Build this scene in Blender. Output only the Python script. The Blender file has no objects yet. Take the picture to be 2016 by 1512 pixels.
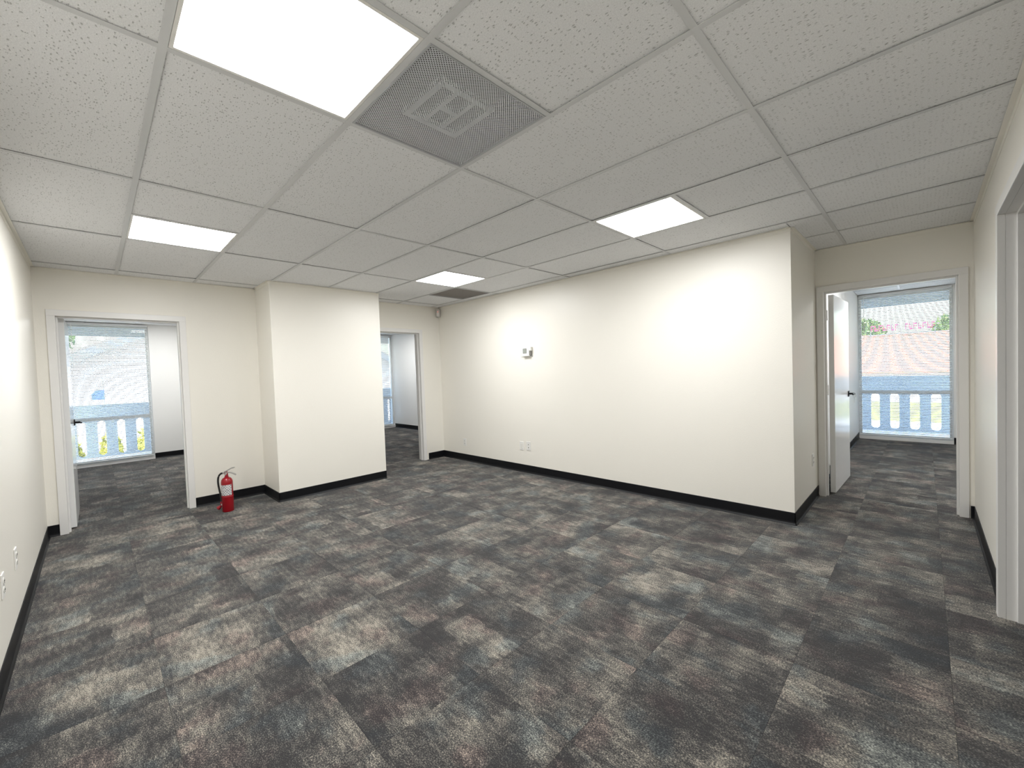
import bpy, bmesh, math, random
from mathutils import Matrix, Vector, Euler
random.seed(7)
sc = bpy.context.scene
COL = sc.collection

# ------------------------------------------------------------------ camera
F_PX, YAW, PITCH, ROLL = 818.63, 0.7821, -0.0284, -0.0356
CAM = Vector((5.6263, -4.0234, 1.344))
fw = Vector((-math.sin(YAW), math.cos(YAW), 0)); rt = Vector((math.cos(YAW), math.sin(YAW), 0)); up = Vector((0, 0, 1))
fw2 = fw*math.cos(PITCH)+up*math.sin(PITCH); up2 = up*math.cos(PITCH)-fw*math.sin(PITCH)
rt3 = rt*math.cos(ROLL)+up2*math.sin(ROLL); up3 = up2*math.cos(ROLL)-rt*math.sin(ROLL)
cd = bpy.data.cameras.new('camera'); cam = bpy.data.objects.new('camera', cd); COL.objects.link(cam)
M = Matrix.Identity(4)
for i in range(3):
    M[i][0] = rt3[i]; M[i][1] = up3[i]; M[i][2] = -fw2[i]; M[i][3] = CAM[i]
cam.matrix_world = M
cd.sensor_fit = 'HORIZONTAL'; cd.sensor_width = 36; cd.lens = F_PX/2016*36; cd.clip_start = 0.02; cd.clip_end = 500
sc.camera = cam

# ------------------------------------------------------------------ world, sun, exposure
SUN_EL, SUN_AZ = math.radians(58), math.radians(140)      # sun stands behind the building, over the near right corner
w = bpy.data.worlds.new('sky'); sc.world = w; w.use_nodes = True
nt = w.node_tree; nt.nodes.clear()
sky = nt.nodes.new('ShaderNodeTexSky'); sky.sky_type = 'NISHITA'; sky.sun_disc = False
sky.sun_elevation = SUN_EL; sky.sun_rotation = SUN_AZ; sky.air_density = 1.3; sky.dust_density = 4.0
bg = nt.nodes.new('ShaderNodeBackground'); bg.inputs[1].default_value = 1.55
wo = nt.nodes.new('ShaderNodeOutputWorld')
nt.links.new(sky.outputs[0], bg.inputs[0]); nt.links.new(bg.outputs[0], wo.inputs[0])
sd = bpy.data.lights.new('sun', 'SUN'); sd.energy = 7.5; sd.angle = 0.01; sd.color = (1, .95, .86)
sun = bpy.data.objects.new('sun', sd); COL.objects.link(sun)
sdir = Vector((math.sin(SUN_AZ)*math.cos(SUN_EL), math.cos(SUN_AZ)*math.cos(SUN_EL), math.sin(SUN_EL)))
sun.rotation_euler = sdir.to_track_quat('Z', 'Y').to_euler(); sun.location = sdir*60
PANEL_EMIT = 33.0
vs = sc.view_settings; vs.view_transform = 'Standard'; vs.look = 'None'; vs.exposure = 0.02; vs.gamma = 1.0; vs.use_curve_mapping = False
sc.cycles.use_denoising = True; sc.cycles.use_adaptive_sampling = True; sc.cycles.adaptive_threshold = .04; sc.cycles.adaptive_min_samples = 20
sc.cycles.max_bounces = 8; sc.cycles.diffuse_bounces = 5; sc.cycles.glossy_bounces = 4; sc.cycles.transparent_max_bounces = 16
sc.cycles.sample_clamp_indirect = 6.0

# ------------------------------------------------------------------ materials
def newmat(name):
    m = bpy.data.materials.new(name); m.use_nodes = True
    t = m.node_tree; b = t.nodes['Principled BSDF']
    return m, t, b
def N(t, kind, **kw):
    n = t.nodes.new(kind)
    for k, v in kw.items():
        if k.startswith('i_'):
            key = k[2:]; n.inputs[int(key) if key.isdigit() else key].default_value = v
        else: setattr(n, k, v)
    return n
def L(t, a, b): t.links.new(a, b)
def plain(name, col, rough=.5, metal=0, spec=.5, bump=None, coat=0):
    m, t, b = newmat(name)
    b.inputs['Base Color'].default_value = (*col, 1); b.inputs['Roughness'].default_value = rough
    b.inputs['Metallic'].default_value = metal; b.inputs['Specular IOR Level'].default_value = spec
    b.inputs['Coat Weight'].default_value = coat
    if bump:
        tc = N(t, 'ShaderNodeTexCoord'); nz = N(t, 'ShaderNodeTexNoise'); nz.inputs['Scale'].default_value = bump[0]; nz.inputs['Detail'].default_value = 4
        bp = N(t, 'ShaderNodeBump'); bp.inputs['Strength'].default_value = bump[1]; bp.inputs['Distance'].default_value = bump[2]
        L(t, tc.outputs['Object'], nz.inputs['Vector']); L(t, nz.outputs['Fac'], bp.inputs['Height']); L(t, bp.outputs[0], b.inputs['Normal'])
    return m
def emit(name, col, s):
    m, t, b = newmat(name)
    b.inputs['Base Color'].default_value = (*col, 1); b.inputs['Emission Color'].default_value = (*col, 1); b.inputs['Emission Strength'].default_value = s
    return m
MAT = {}
MAT['wall'] = plain('cream_wall_paint', (.885, .857, .785), .38, spec=.5, bump=(140, .22, .004))
MAT['wall_office'] = plain('office_wall_paint', (.88, .87, .84), .45, spec=.4, bump=(140, .2, .004))
MAT['trim_white'] = plain('white_enamel', (.84, .83, .81), .3, bump=(60, .05, .002))
MAT['door_white'] = plain('white_gloss_door_paint', (.86, .86, .85), .16, bump=(30, .03, .002))
MAT['base'] = plain('black_vinyl_base', (.006, .0065, .008), .45, spec=.25)
MAT['tee'] = plain('ceiling_tee_paint', (.66, .665, .67), .45)
MAT['black_metal'] = plain('black_metal', (.012, .012, .013), .35, .6)
MAT['steel'] = plain('brushed_steel', (.62, .62, .62), .3, 1)
MAT['plastic'] = plain('white_plastic', (.86, .85, .82), .35)
MAT['ivory'] = plain('light_plastic', (.80, .79, .74), .35)
MAT['latch_grey'] = plain('grey_plastic', (.20, .19, .17), .5)
MAT['dark_slot'] = plain('dark_slot', (.03, .03, .03), .6)
MAT['lcd'] = plain('grey_lcd', (.33, .35, .31), .3)
MAT['sensor'] = plain('sensor_plastic', (.62, .60, .57), .4)
MAT['led'] = emit('red_led', (1, .25, .2), 3)
MAT['red'] = plain('red_enamel', (.30, .003, .010), .28, coat=.15)
MAT['red_plastic'] = plain('red_plastic', (.35, .02, .03), .45)
MAT['rubber'] = plain('black_rubber', (.015, .015, .015), .5)
MAT['slat'] = plain('blind_slat_white', (.82, .83, .82), .35)
MAT['cord'] = plain('blind_cord', (.8, .8, .78), .7)
MAT['alu'] = plain('window_frame_paint', (.72, .73, .72), .4)
MAT['diffuser'] = emit('panel_diffuser', (.985, .992, 1.0), PANEL_EMIT)
MAT['parapet'] = plain('blue_grey_concrete', (.30, .36, .43), .8, bump=(20, .2, .01))
MAT['soffit'] = plain('cream_soffit', (.72, .66, .48), .8)
MAT['roofing'] = plain('grey_roofing', (.3, .3, .3), .9)
MAT['slab'] = plain('balcony_slab', (.60, .63, .66), .7, bump=(30, .2, .01))
MAT['stucco'] = plain('white_stucco', (.52, .50, .49), .9, bump=(8, .3, .02))
MAT['fascia'] = plain('blue_grey_fascia', (.18, .23, .28), .7)
MAT['shingle'] = plain('grey_shingles', (.25, .24, .23), .9)
MAT['terracotta'] = plain('terracotta_tiles', (.42, .17, .11), .8)
MAT['sign_red'] = plain('red_sign_letters', (.60, .04, .13), .5)
MAT['sign_blue'] = plain('blue_sign_paint', (.06, .12, .42), .5)
MAT['concrete'] = plain('pale_concrete', (.62, .61, .59), .9, bump=(4, .2, .02))
MAT['bark'] = plain('bark', (.12, .09, .06), .9)
MAT['plenum'] = plain('dark_plenum', (.05, .05, .055), .9)
MAT['collar'] = plain('galvanised_collar', (.75, .76, .78), .5, .1)
MAT['subfloor'] = plain('subfloor', (.05, .05, .05), .9)

def grass_mat():
    m, t, b = newmat('grass')
    tc = N(t, 'ShaderNodeTexCoord'); nz = N(t, 'ShaderNodeTexNoise'); nz.inputs['Scale'].default_value = 3
    r = N(t, 'ShaderNodeValToRGB'); r.color_ramp.elements[0].color = (.16, .22, .04, 1); r.color_ramp.elements[1].color = (.36, .38, .08, 1)
    L(t, tc.outputs['Object'], nz.inputs['Vector']); L(t, nz.outputs['Fac'], r.inputs[0]); L(t, r.outputs[0], b.inputs['Base Color']); b.inputs['Roughness'].default_value = .9
    return m
MAT['grass'] = grass_mat()
def leaf_mat(name, a, c):
    m, t, b = newmat(name)
    g = N(t, 'ShaderNodeNewGeometry'); r = N(t, 'ShaderNodeValToRGB'); r.color_ramp.elements[0].color = (*a, 1); r.color_ramp.elements[1].color = (*c, 1)
    L(t, g.outputs['Random Per Island'], r.inputs[0]); L(t, r.outputs[0], b.inputs['Base Color']); b.inputs['Roughness'].default_value = .5
    return m
MAT['leaf_yellow'] = leaf_mat('yellow_green_leaves', (.30, .32, .03), (.62, .58, .08))
MAT['leaf_green'] = leaf_mat('green_leaves', (.05, .12, .03), (.22, .34, .09))

def tile_mat():
    """mineral fibre ceiling tile: pale, with dark short fissures and pin holes"""
    m, t, b = newmat('fissured_ceiling_tile')
    tc = N(t, 'ShaderNodeTexCoord'); oi = N(t, 'ShaderNodeObjectInfo')
    sc_ = N(t, 'ShaderNodeMath', operation='MULTIPLY'); sc_.inputs[1].default_value = 37.0
    L(t, oi.outputs['Random'], sc_.inputs[0])
    cb = N(t, 'ShaderNodeCombineXYZ'); L(t, sc_.outputs[0], cb.inputs[0]); L(t, sc_.outputs[0], cb.inputs[1])
    ad = N(t, 'ShaderNodeVectorMath', operation='ADD'); L(t, tc.outputs['Object'], ad.inputs[0]); L(t, cb.outputs[0], ad.inputs[1])
    # warp so fissures curl
    nz0 = N(t, 'ShaderNodeTexNoise'); nz0.inputs['Scale'].default_value = 28; L(t, ad.outputs[0], nz0.inputs['Vector'])
    wsub = N(t, 'ShaderNodeVectorMath', operation='SUBTRACT'); wsub.inputs[1].default_value = (.5, .5, .5); L(t, nz0.outputs['Color'], wsub.inputs[0])
    wsc = N(t, 'ShaderNodeVectorMath', operation='SCALE'); wsc.inputs['Scale'].default_value = .02; L(t, wsub.outputs[0], wsc.inputs[0])
    wad = N(t, 'ShaderNodeVectorMath', operation='ADD'); L(t, ad.outputs[0], wad.inputs[0]); L(t, wsc.outputs[0], wad.inputs[1])
    mp = N(t, 'ShaderNodeMapping'); mp.inputs['Scale'].default_value = (52, 115, 1); L(t, wad.outputs[0], mp.inputs['Vector'])
    vo = N(t, 'ShaderNodeTexVoronoi', voronoi_dimensions='2D'); vo.inputs['Scale'].default_value = 1.0; L(t, mp.outputs[0], vo.inputs['Vector'])
    # only some cells carry a fissure, of varied size
    sp = N(t, 'ShaderNodeSeparateColor'); L(t, vo.outputs['Color'], sp.inputs[0])
    th = N(t, 'ShaderNodeMapRange'); th.inputs['From Min'].default_value = .45; th.inputs['From Max'].default_value = 1; th.inputs['To Min'].default_value = 0; th.inputs['To Max'].default_value = .27
    L(t, sp.outputs[0], th.inputs['Value'])
    su = N(t, 'ShaderNodeMath', operation='SUBTRACT'); L(t, th.outputs[0], su.inputs[0]); L(t, vo.outputs['Distance'], su.inputs[1])
    fm = N(t, 'ShaderNodeMapRange'); fm.inputs['From Min'].default_value = -.06; fm.inputs['From Max'].default_value = .08; L(t, su.outputs[0], fm.inputs['Value'])
    nz = N(t, 'ShaderNodeTexNoise'); nz.inputs['Scale'].default_value = 240; nz.inputs['Detail'].default_value = 3; L(t, ad.outputs[0], nz.inputs['Vector'])
    nm = N(t, 'ShaderNodeMapRange'); nm.inputs['From Min'].default_value = .3; nm.inputs['From Max'].default_value = .7; nm.inputs['To Min'].default_value = .9; nm.inputs['To Max'].default_value = 1.06; L(t, nz.outputs['Fac'], nm.inputs['Value'])
    mx = N(t, 'ShaderNodeMix', data_type='RGBA'); mx.inputs['A'].default_value = (.87, .875, .885, 1); mx.inputs['B'].default_value = (.54, .54, .54, 1)
    L(t, fm.outputs[0], mx.inputs['Factor'])
    mu = N(t, 'ShaderNodeVectorMath', operation='SCALE'); L(t, mx.outputs['Result'], mu.inputs[0]); L(t, nm.outputs[0], mu.inputs['Scale'])
    L(t, mu.outputs[0], b.inputs['Base Color'])
    hs = N(t, 'ShaderNodeMath', operation='MULTIPLY_ADD'); hs.inputs[1].default_value = -1.0; L(t, fm.outputs[0], hs.inputs[0]); 
    h2 = N(t, 'ShaderNodeMath', operation='MULTIPLY'); h2.inputs[1].default_value = .35; L(t, nz.outputs['Fac'], h2.inputs[0]); L(t, h2.outputs[0], hs.inputs[2])
    bp = N(t, 'ShaderNodeBump'); bp.inputs['Strength'].default_value = .5; bp.inputs['Distance'].default_value = .003
    L(t, hs.outputs[0], bp.inputs['Height']); L(t, bp.outputs[0], b.inputs['Normal'])
    b.inputs['Roughness'].default_value = .9; b.inputs['Specular IOR Level'].default_value = .15
    return m
MAT['ctile'] = tile_mat()

def carpet_mat():
    m, t, b = newmat('carpet_tile_pile')
    tc = N(t, 'ShaderNodeTexCoord'); oi = N(t, 'ShaderNodeObjectInfo')
    k1 = N(t, 'ShaderNodeMath', operation='MULTIPLY'); k1.inputs[1].default_value = 91.0; L(t, oi.outputs['Random'], k1.inputs[0])
    k2 = N(t, 'ShaderNodeMath', operation='MULTIPLY'); k2.inputs[1].default_value = 53.0; L(t, oi.outputs['Random'], k2.inputs[0])
    cb = N(t, 'ShaderNodeCombineXYZ'); L(t, k1.outputs[0], cb.inputs[0]); L(t, k2.outputs[0], cb.inputs[1])
    ad = N(t, 'ShaderNodeVectorMath', operation='ADD'); L(t, tc.outputs['Object'], ad.inputs[0]); L(t, cb.outputs[0], ad.inputs[1])
    # yarn-level noise, also dithers the patch edges
    mpf = N(t, 'ShaderNodeMapping'); mpf.inputs['Scale'].default_value = (150, 260, 1); L(t, ad.outputs[0], mpf.inputs['Vector'])
    fine = N(t, 'ShaderNodeTexNoise', noise_dimensions='2D'); fine.inputs['Scale'].default_value = 1; fine.inputs['Detail'].default_value = 2; L(t, mpf.outputs[0], fine.inputs['Vector'])
    mps = N(t, 'ShaderNodeMapping'); mps.inputs['Scale'].default_value = (16, 55, 1); L(t, ad.outputs[0], mps.inputs['Vector'])
    streak = N(t, 'ShaderNodeTexNoise', noise_dimensions='2D'); streak.inputs['Scale'].default_value = 1; streak.inputs['Detail'].default_value = 4; L(t, mps.outputs[0], streak.inputs['Vector'])
    # rectangular patches
    ws = N(t, 'ShaderNodeVectorMath', operation='SUBTRACT'); ws.inputs[1].default_value = (.5, .5, .5); L(t, streak.outputs['Color'], ws.inputs[0])
    wsc = N(t, 'ShaderNodeVectorMath', operation='SCALE'); wsc.inputs['Scale'].default_value = .05; L(t, ws.outputs[0], wsc.inputs[0])
    wad = N(t, 'ShaderNodeVectorMath', operation='ADD'); L(t, ad.outputs[0], wad.inputs[0]); L(t, wsc.outputs[0], wad.inputs[1])
    def patches(bw, bh, off, shift):
        mpv = N(t, 'ShaderNodeMapping'); mpv.inputs['Location'].default_value = shift; L(t, wad.outputs[0], mpv.inputs['Vector'])
        br = N(t, 'ShaderNodeTexBrick', offset=off); br.inputs['Scale'].default_value = 1; br.inputs['Mortar Size'].default_value = 0
        br.inputs['Brick Width'].default_value = bw; br.inputs['Row Height'].default_value = bh
        br.inputs['Color1'].default_value = (0, 0, 0, 1); br.inputs['Color2'].default_value = (1, 1, 1, 1)
        L(t, mpv.outputs[0], br.inputs['Vector']); return br.outputs['Color']
    pa = patches(.36, .165, .37, (0, 0, 0)); pb = patches(.19, .10, .43, (.13, .07, 0)); pc = patches(.11, .27, .3, (.31, .03, 0))
    blot = N(t, 'ShaderNodeTexNoise', noise_dimensions='2D'); blot.inputs['Scale'].default_value = 4.2; blot.inputs['Detail'].default_value = 4; blot.inputs['Roughness'].default_value = .6; L(t, wad.outputs[0], blot.inputs['Vector'])
    def mad(a, mul, add):
        n = N(t, 'ShaderNodeMath', operation='MULTIPLY_ADD'); n.inputs[1].default_value = mul
        L(t, a, n.inputs[0])
        if isinstance(add, (int, float)): n.inputs[2].default_value = add
        else: L(t, add, n.inputs[2])
        return n.outputs[0]
    v = mad(pa, .30, mad(pb, .17, mad(pc, .15, -.16)))
    v = mad(blot.outputs['Fac'], 1.15, mad(v, 1.0, -.42))
    v = mad(oi.outputs['Random'], .16, mad(v, 1.0, -.08))
    v = mad(streak.outputs['Fac'], .8, mad(v, 1.0, -.40))
    v = mad(fine.outputs['Fac'], 1.9, mad(v, 1.0, -.95))
    r = N(t, 'ShaderNodeValToRGB'); cr = r.color_ramp
    cr.elements[0].position = .10; cr.elements[0].color = (.032, .031, .032, 1)
    cr.elements[1].position = .95; cr.elements[1].color = (.40, .365, .305, 1)
    for pos, c in ((.32, (.074, .071, .068)), (.55, (.132, .124, .110)), (.76, (.232, .213, .180))):
        e = cr.elements.new(pos); e.color = (*c, 1)
    L(t, v, r.inputs[0])
    # tints: slate blue and plum yarns in some patches
    hue = N(t, 'ShaderNodeTexNoise', noise_dimensions='2D'); hue.inputs['Scale'].default_value = 4.0; hue.inputs['Detail'].default_value = 3
    of = N(t, 'ShaderNodeVectorMath', operation='ADD'); of.inputs[1].default_value = (17, 5, 0); L(t, wad.outputs[0], of.inputs[0]); L(t, of.outputs[0], hue.inputs['Vector'])
    hr = N(t, 'ShaderNodeValToRGB'); h = hr.color_ramp
    h.elements[0].position = .34; h.elements[0].color = (.88, 1.0, 1.08, 1); h.elements[1].position = .68; h.elements[1].color = (1.06, .94, .95, 1)
    e = h.elements.new(.46); e.color = (1, 1, 1, 1); e = h.elements.new(.57); e.color = (1, 1, 1, 1)
    L(t, hue.outputs['Fac'], hr.inputs[0])
    mu = N(t, 'ShaderNodeMix', data_type='RGBA', blend_type='MULTIPLY'); mu.inputs['Factor'].default_value = 1
    L(t, r.outputs[0], mu.inputs['A']); L(t, hr.outputs[0], mu.inputs['B'])
    L(t, mu.outputs['Result'], b.inputs['Base Color'])
    bp = N(t, 'ShaderNodeBump'); bp.inputs['Strength'].default_value = .6; bp.inputs['Distance'].default_value = .004
    L(t, fine.outputs['Fac'], bp.inputs['Height']); L(t, bp.outputs[0], b.inputs['Normal'])
    b.inputs['Roughness'].default_value = .95; b.inputs['Specular IOR Level'].default_value = .1
    b.inputs['Sheen Weight'].default_value = .15; b.inputs['Sheen Roughness'].default_value = .5
    return m
MAT['carpet'] = carpet_mat()

def glass_mat():
    m, t, b = newmat('window_glass'); t.nodes.remove(b)
    out = t.nodes['Material Output']; tr = N(t, 'ShaderNodeBsdfTransparent'); tr.inputs[0].default_value = (.90, .95, .97, 1)
    gl = N(t, 'ShaderNodeBsdfGlossy'); gl.inputs['Roughness'].default_value = .02
    fr = N(t, 'ShaderNodeFresnel'); fr.inputs[0].default_value = 1.45; mx = N(t, 'ShaderNodeMixShader')
    L(t, fr.outputs[0], mx.inputs[0]); L(t, tr.outputs[0], mx.inputs[1]); L(t, gl.outputs[0], mx.inputs[2]); L(t, mx.outputs[0], out.inputs[0])
    return m
MAT['glass'] = glass_mat()
def perf_mat(name, col, pitch=.0085, hole=.30):
    """perforated sheet: round holes in a staggered grid are really see-through"""
    m, t, b = newmat(name); out = t.nodes['Material Output']
    b.inputs['Base Color'].default_value = (*col, 1); b.inputs['Roughness'].default_value = .45
    tc = N(t, 'ShaderNodeTexCoord'); mp = N(t, 'ShaderNodeMapping'); mp.inputs['Scale'].default_value = (1/pitch,)*3
    mp.inputs['Rotation'].default_value = (0, 0, math.radians(45)); L(t, tc.outputs['Object'], mp.inputs['Vector'])
    fr = N(t, 'ShaderNodeVectorMath', operation='FRACTION'); L(t, mp.outputs[0], fr.inputs[0])
    sb = N(t, 'ShaderNodeVectorMath', operation='SUBTRACT'); sb.inputs[1].default_value = (.5, .5, .5); L(t, fr.outputs[0], sb.inputs[0])
    ml = N(t, 'ShaderNodeVectorMath', operation='MULTIPLY'); ml.inputs[1].default_value = (1, 1, 0); L(t, sb.outputs[0], ml.inputs[0])
    ln = N(t, 'ShaderNodeVectorMath', operation='LENGTH'); L(t, ml.outputs[0], ln.inputs[0])
    lt = N(t, 'ShaderNodeMath', operation='LESS_THAN'); lt.inputs[1].default_value = hole; L(t, ln.outputs['Value'], lt.inputs[0])
    tr = N(t, 'ShaderNodeBsdfTransparent'); mx = N(t, 'ShaderNodeMixShader')
    L(t, lt.outputs[0], mx.inputs[0]); L(t, b.outputs[0], mx.inputs[1]); L(t, tr.outputs[0], mx.inputs[2]); L(t, mx.outputs[0], out.inputs[0])
    return m
MAT['perf'] = perf_mat('perforated_grey_sheet', (.74, .76, .79), hole=.36)
MAT['perf_brown'] = perf_mat('perforated_taupe_sheet', (.30, .27, .25), hole=.38)
def label_mat():
    """printed extinguisher label: small dark print rows and a few pictogram blocks on white"""
    m, t, b = newmat('extinguisher_label')
    tc = N(t, 'ShaderNodeTexCoord'); mp = N(t, 'ShaderNodeMapping'); mp.inputs['Scale'].default_value = (1, 1, 1); L(t, tc.outputs['UV'], mp.inputs['Vector'])
    br = N(t, 'ShaderNodeTexBrick'); br.inputs['Scale'].default_value = 1; br.inputs['Brick Width'].default_value = .17; br.inputs['Row Height'].default_value = .125
    br.inputs['Mortar Size'].default_value = .022; br.inputs['Color1'].default_value = (.10, .10, .12, 1); br.inputs['Color2'].default_value = (.45, .45, .46, 1); br.inputs['Mortar'].default_value = (.82, .81, .80, 1)
    L(t, mp.outputs[0], br.inputs['Vector'])
    L(t, br.outputs['Color'], b.inputs['Base Color']); b.inputs['Roughness'].default_value = .35
    return m
MAT['label'] = label_mat()

# ------------------------------------------------------------------ mesh helpers
class MB:
    def __init__(s): s.v = []; s.f = []; s.uv = None
    def box(s, x0, x1, y0, y1, z0, z1):
        n = len(s.v)
        s.v += [(x0, y0, z0), (x1, y0, z0), (x1, y1, z0), (x0, y1, z0), (x0, y0, z1), (x1, y0, z1), (x1, y1, z1), (x0, y1, z1)]
        s.f += [tuple(n+i for i in q) for q in ((3, 2, 1, 0), (4, 5, 6, 7), (0, 1, 5, 4), (1, 2, 6, 5), (2, 3, 7, 6), (3, 0, 4, 7))]
        return s
    def prism(s, pts, axis, a, b):
        """extrude a 2-D outline along an axis"""
        def P(p, q): return {'x': (q, p[0], p[1]), 'y': (p[0], q, p[1]), 'z': (p[0], p[1], q)}[axis]
        n = len(s.v); k = len(pts)
        s.v += [P(p, a) for p in pts] + [P(p, b) for p in pts]
        s.f += [tuple(n+i for i in range(k)), tuple(n+k+i for i in reversed(range(k)))]
        s.f += [(n+i, n+k+i, n+k+(i+1) % k, n+(i+1) % k) for i in range(k)]
        return s
    def lathe(s, prof, seg=32, c=(0, 0, 0), axis='z'):
        n = len(s.v); k = len(prof)
        for i in range(seg):
            a = 2*math.pi*i/seg
            for r, z in prof:
                p = (r*math.cos(a), r*math.sin(a), z)
                if axis == 'x': p = (p[2], p[0], p[1])
                if axis == 'y': p = (p[0], p[2], p[1])
                s.v.append((p[0]+c[0], p[1]+c[1], p[2]+c[2]))
        for i in range(seg):
            j = (i+1) % seg
            for q in range(k-1): s.f.append((n+i*k+q, n+j*k+q, n+j*k+q+1, n+i*k+q+1))
        s.f.append(tuple(n+i*k for i in reversed(range(seg)))); s.f.append(tuple(n+i*k+k-1 for i in range(seg)))
        return s
    def tube(s, pts, r, seg=10):
        pts = [Vector(p) for p in pts]; n = len(s.v); m = len(pts)
        rs = r if isinstance(r, (list, tuple)) else [r]*m
        for i, p in enumerate(pts):
            d = (pts[min(i+1, m-1)]-pts[max(i-1, 0)]).normalized()
            ref = Vector((0, 0, 1)) if abs(d.z) < .9 else Vector((1, 0, 0))
            a = d.cross(ref).normalized(); b_ = d.cross(a).normalized()
            for k in range(seg):
                t = 2*math.pi*k/seg; s.v.append(tuple(p+(a*math.cos(t)+b_*math.sin(t))*rs[i]))
        for i in range(m-1):
            for k in range(seg):
                k2 = (k+1) % seg; s.f.append((n+i*seg+k, n+i*seg+k2, n+(i+1)*seg+k2, n+(i+1)*seg+k))
        s.f.append(tuple(n+k for k in reversed(range(seg)))); s.f.append(tuple(n+(m-1)*seg+k for k in range(seg)))
        return s
    def mesh(s, name, mat, bevel=0, smooth=False, seg=2):
        me = bpy.data.meshes.new(name); me.from_pydata(s.v, [], s.f); me.update()
        bm = bmesh.new(); bm.from_mesh(me)
        bmesh.ops.recalc_face_normals(bm, faces=bm.faces)
        if bevel: bmesh.ops.bevel(bm, geom=bm.edges[:], offset=bevel, segments=seg, affect='EDGES', profile=.5, clamp_overlap=True)
        bm.to_mesh(me); bm.free()
        if smooth:
            me.polygons.foreach_set('use_smooth', [True]*len(me.polygons))
            try: me.set_sharp_from_angle(angle=math.radians(40))
            except Exception: pass
        me.materials.append(MAT[mat] if isinstance(mat, str) else mat)
        return me
    def build(s, name, mat, parent=None, bevel=0, smooth=False, loc=None, seg=2):
        return link(name, s.mesh(name, mat, bevel, smooth, seg), parent, loc)
def link(name, me, parent=None, loc=None, rot=None):
    o = bpy.data.objects.new(name, me); COL.objects.link(o)
    if parent: o.parent = parent
    if loc: o.location = loc
    if rot: o.rotation_euler = rot
    return o
def tag(o, label, cat, group=None, kind=None):
    o['label'] = label; o['category'] = cat
    if group: o['group'] = group
    if kind: o['kind'] = kind
    return o
def struct(o, label, cat): return tag(o, label, cat, kind='structure')
def empty(name, loc=(0, 0, 0), rz=0):
    o = bpy.data.objects.new(name, None); COL.objects.link(o); o.location = loc; o.rotation_euler = (0, 0, rz); o.empty_display_size = .1
    return o

# ------------------------------------------------------------------ room dimensions (metres)
H = 2.4316; T = .12; TOP = 2.78
XC, YE = 5.915, -4.37          # right wall face, front-left wall face
LB, YD = 4.861, 1.053          # end of back wall, face of alcove wall
XW, YW = -4.35, 5.20           # window planes of the offices
GX, GY, U = 5.1045, -.1588, .6096

# ---- walls -------------------------------------------------------
A0, A1, M0, M1, DH = -4.24, -3.350, -1.29, -.392, 2.006
J = .012                       # jamb thickness let into each wall opening
m = MB()
m.box(-T, 0, YE-T, A0-J, 0, TOP).box(-T, 0, A0-J, A1+J, DH+J, TOP).box(-T, 0, A1+J, M0-J, 0, TOP).box(-T, 0, M0-J, M1+J, DH+J, TOP).box(-T, 0, M1+J, 1.70, 0, TOP)
struct(m.build('wall_left', 'wall'), 'cream wall holding the two left doorways', 'wall')
m = MB().box(0, LB-T, 0, T, 0, TOP)
struct(m.build('wall_back', 'wall'), 'long blank cream wall with the thermostat', 'wall')
m = MB().box(LB-T, LB, 0, YD, 0, TOP)
struct(m.build('wall_return', 'wall'), 'short cream wall return beside the right doorway', 'wall')
D0, D1, DDH = 4.926, 5.828, 2.018
m = MB().box(LB-T, D0-J, YD, YD+T, 0, TOP).box(D0-J, D1+J, YD, YD+T, DDH+J, TOP).box(D1+J, 6.72, YD, YD+T, 0, TOP)
struct(m.build('wall_alcove', 'wall'), 'cream wall around the right doorway', 'wall')
C0, C1, CH = -1.70, -.81, 2.04
m = MB().box(XC, XC+T, YE-T, C0-J, 0, TOP).box(XC, XC+T, C0-J, C1+J, CH+J, TOP).box(XC, XC+T, C1+J, YD, 0, TOP)
struct(m.build('wall_right', 'wall'), 'cream wall along the right edge with a cased opening', 'wall')
m = MB().box(0, XC, YE-T, YE, 0, TOP)
struct(m.build('wall_front', 'wall'), 'cream wall along the left edge with two outlets', 'wall')
CX, CY0, CY1 = .5575, -2.625, -1.339
m = MB().box(0, CX, CY0, CY1, 0, H-.001)
struct(m.build('wall_projection', 'wall', bevel=.003), 'boxed cream column projecting between the two left doorways', 'wall')
# offices beyond
m = MB().box(XW-T, -T, YE-T, YE, 0, TOP)
struct(m.build('wall_office_side', 'wall_office'), 'white side wall of the left office', 'wall')
m = MB().box(XW-T, XW, -3.28, -2.2, 0, TOP).box(XW-T, XW, YE, -3.28, 2.40, TOP).box(XW-T, XW, YE-T, YE, 0, TOP)
struct(m.build('wall_office_outer', 'wall_office'), 'pale wall beside the window of the left office', 'wall')
m = MB().box(XW-T, -T, -2.2, -2.08, 0, TOP)
struct(m.build('wall_partition', 'wall_office'), 'white partition between the two left offices', 'wall')
m = MB().box(XW-T, XW, -2.08, .35, 0, TOP).box(XW-T, XW, .35, 1.58, 2.40, TOP)
struct(m.build('wall_middle_outer', 'wall_office'), 'outer wall of the middle office', 'wall')
m = MB().box(XW-T, -T, 1.58, 1.70, 0, TOP)
struct(m.build('wall_middle_side', 'wall_office'), 'white side wall seen through the middle doorway', 'wall')
m = MB().box(4.70, 4.82, YD+T, YW+T, 0, TOP)
struct(m.build('wall_office_left', 'wall_office'), 'white wall behind the open door of the right office', 'wall')
m = MB().box(5.94, 6.72, YW, YW+T, 0, TOP).box(4.82, 5.94, YW, YW+T, 2.40, TOP)
struct(m.build('wall_office_far', 'wall_office'), 'window wall of the right office', 'wall')
m = MB().box(6.60, 6.72, YD+T, YW, 0, TOP)
struct(m.build('wall_office_right', 'wall_office'), 'far right wall of the right office', 'wall')
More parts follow.
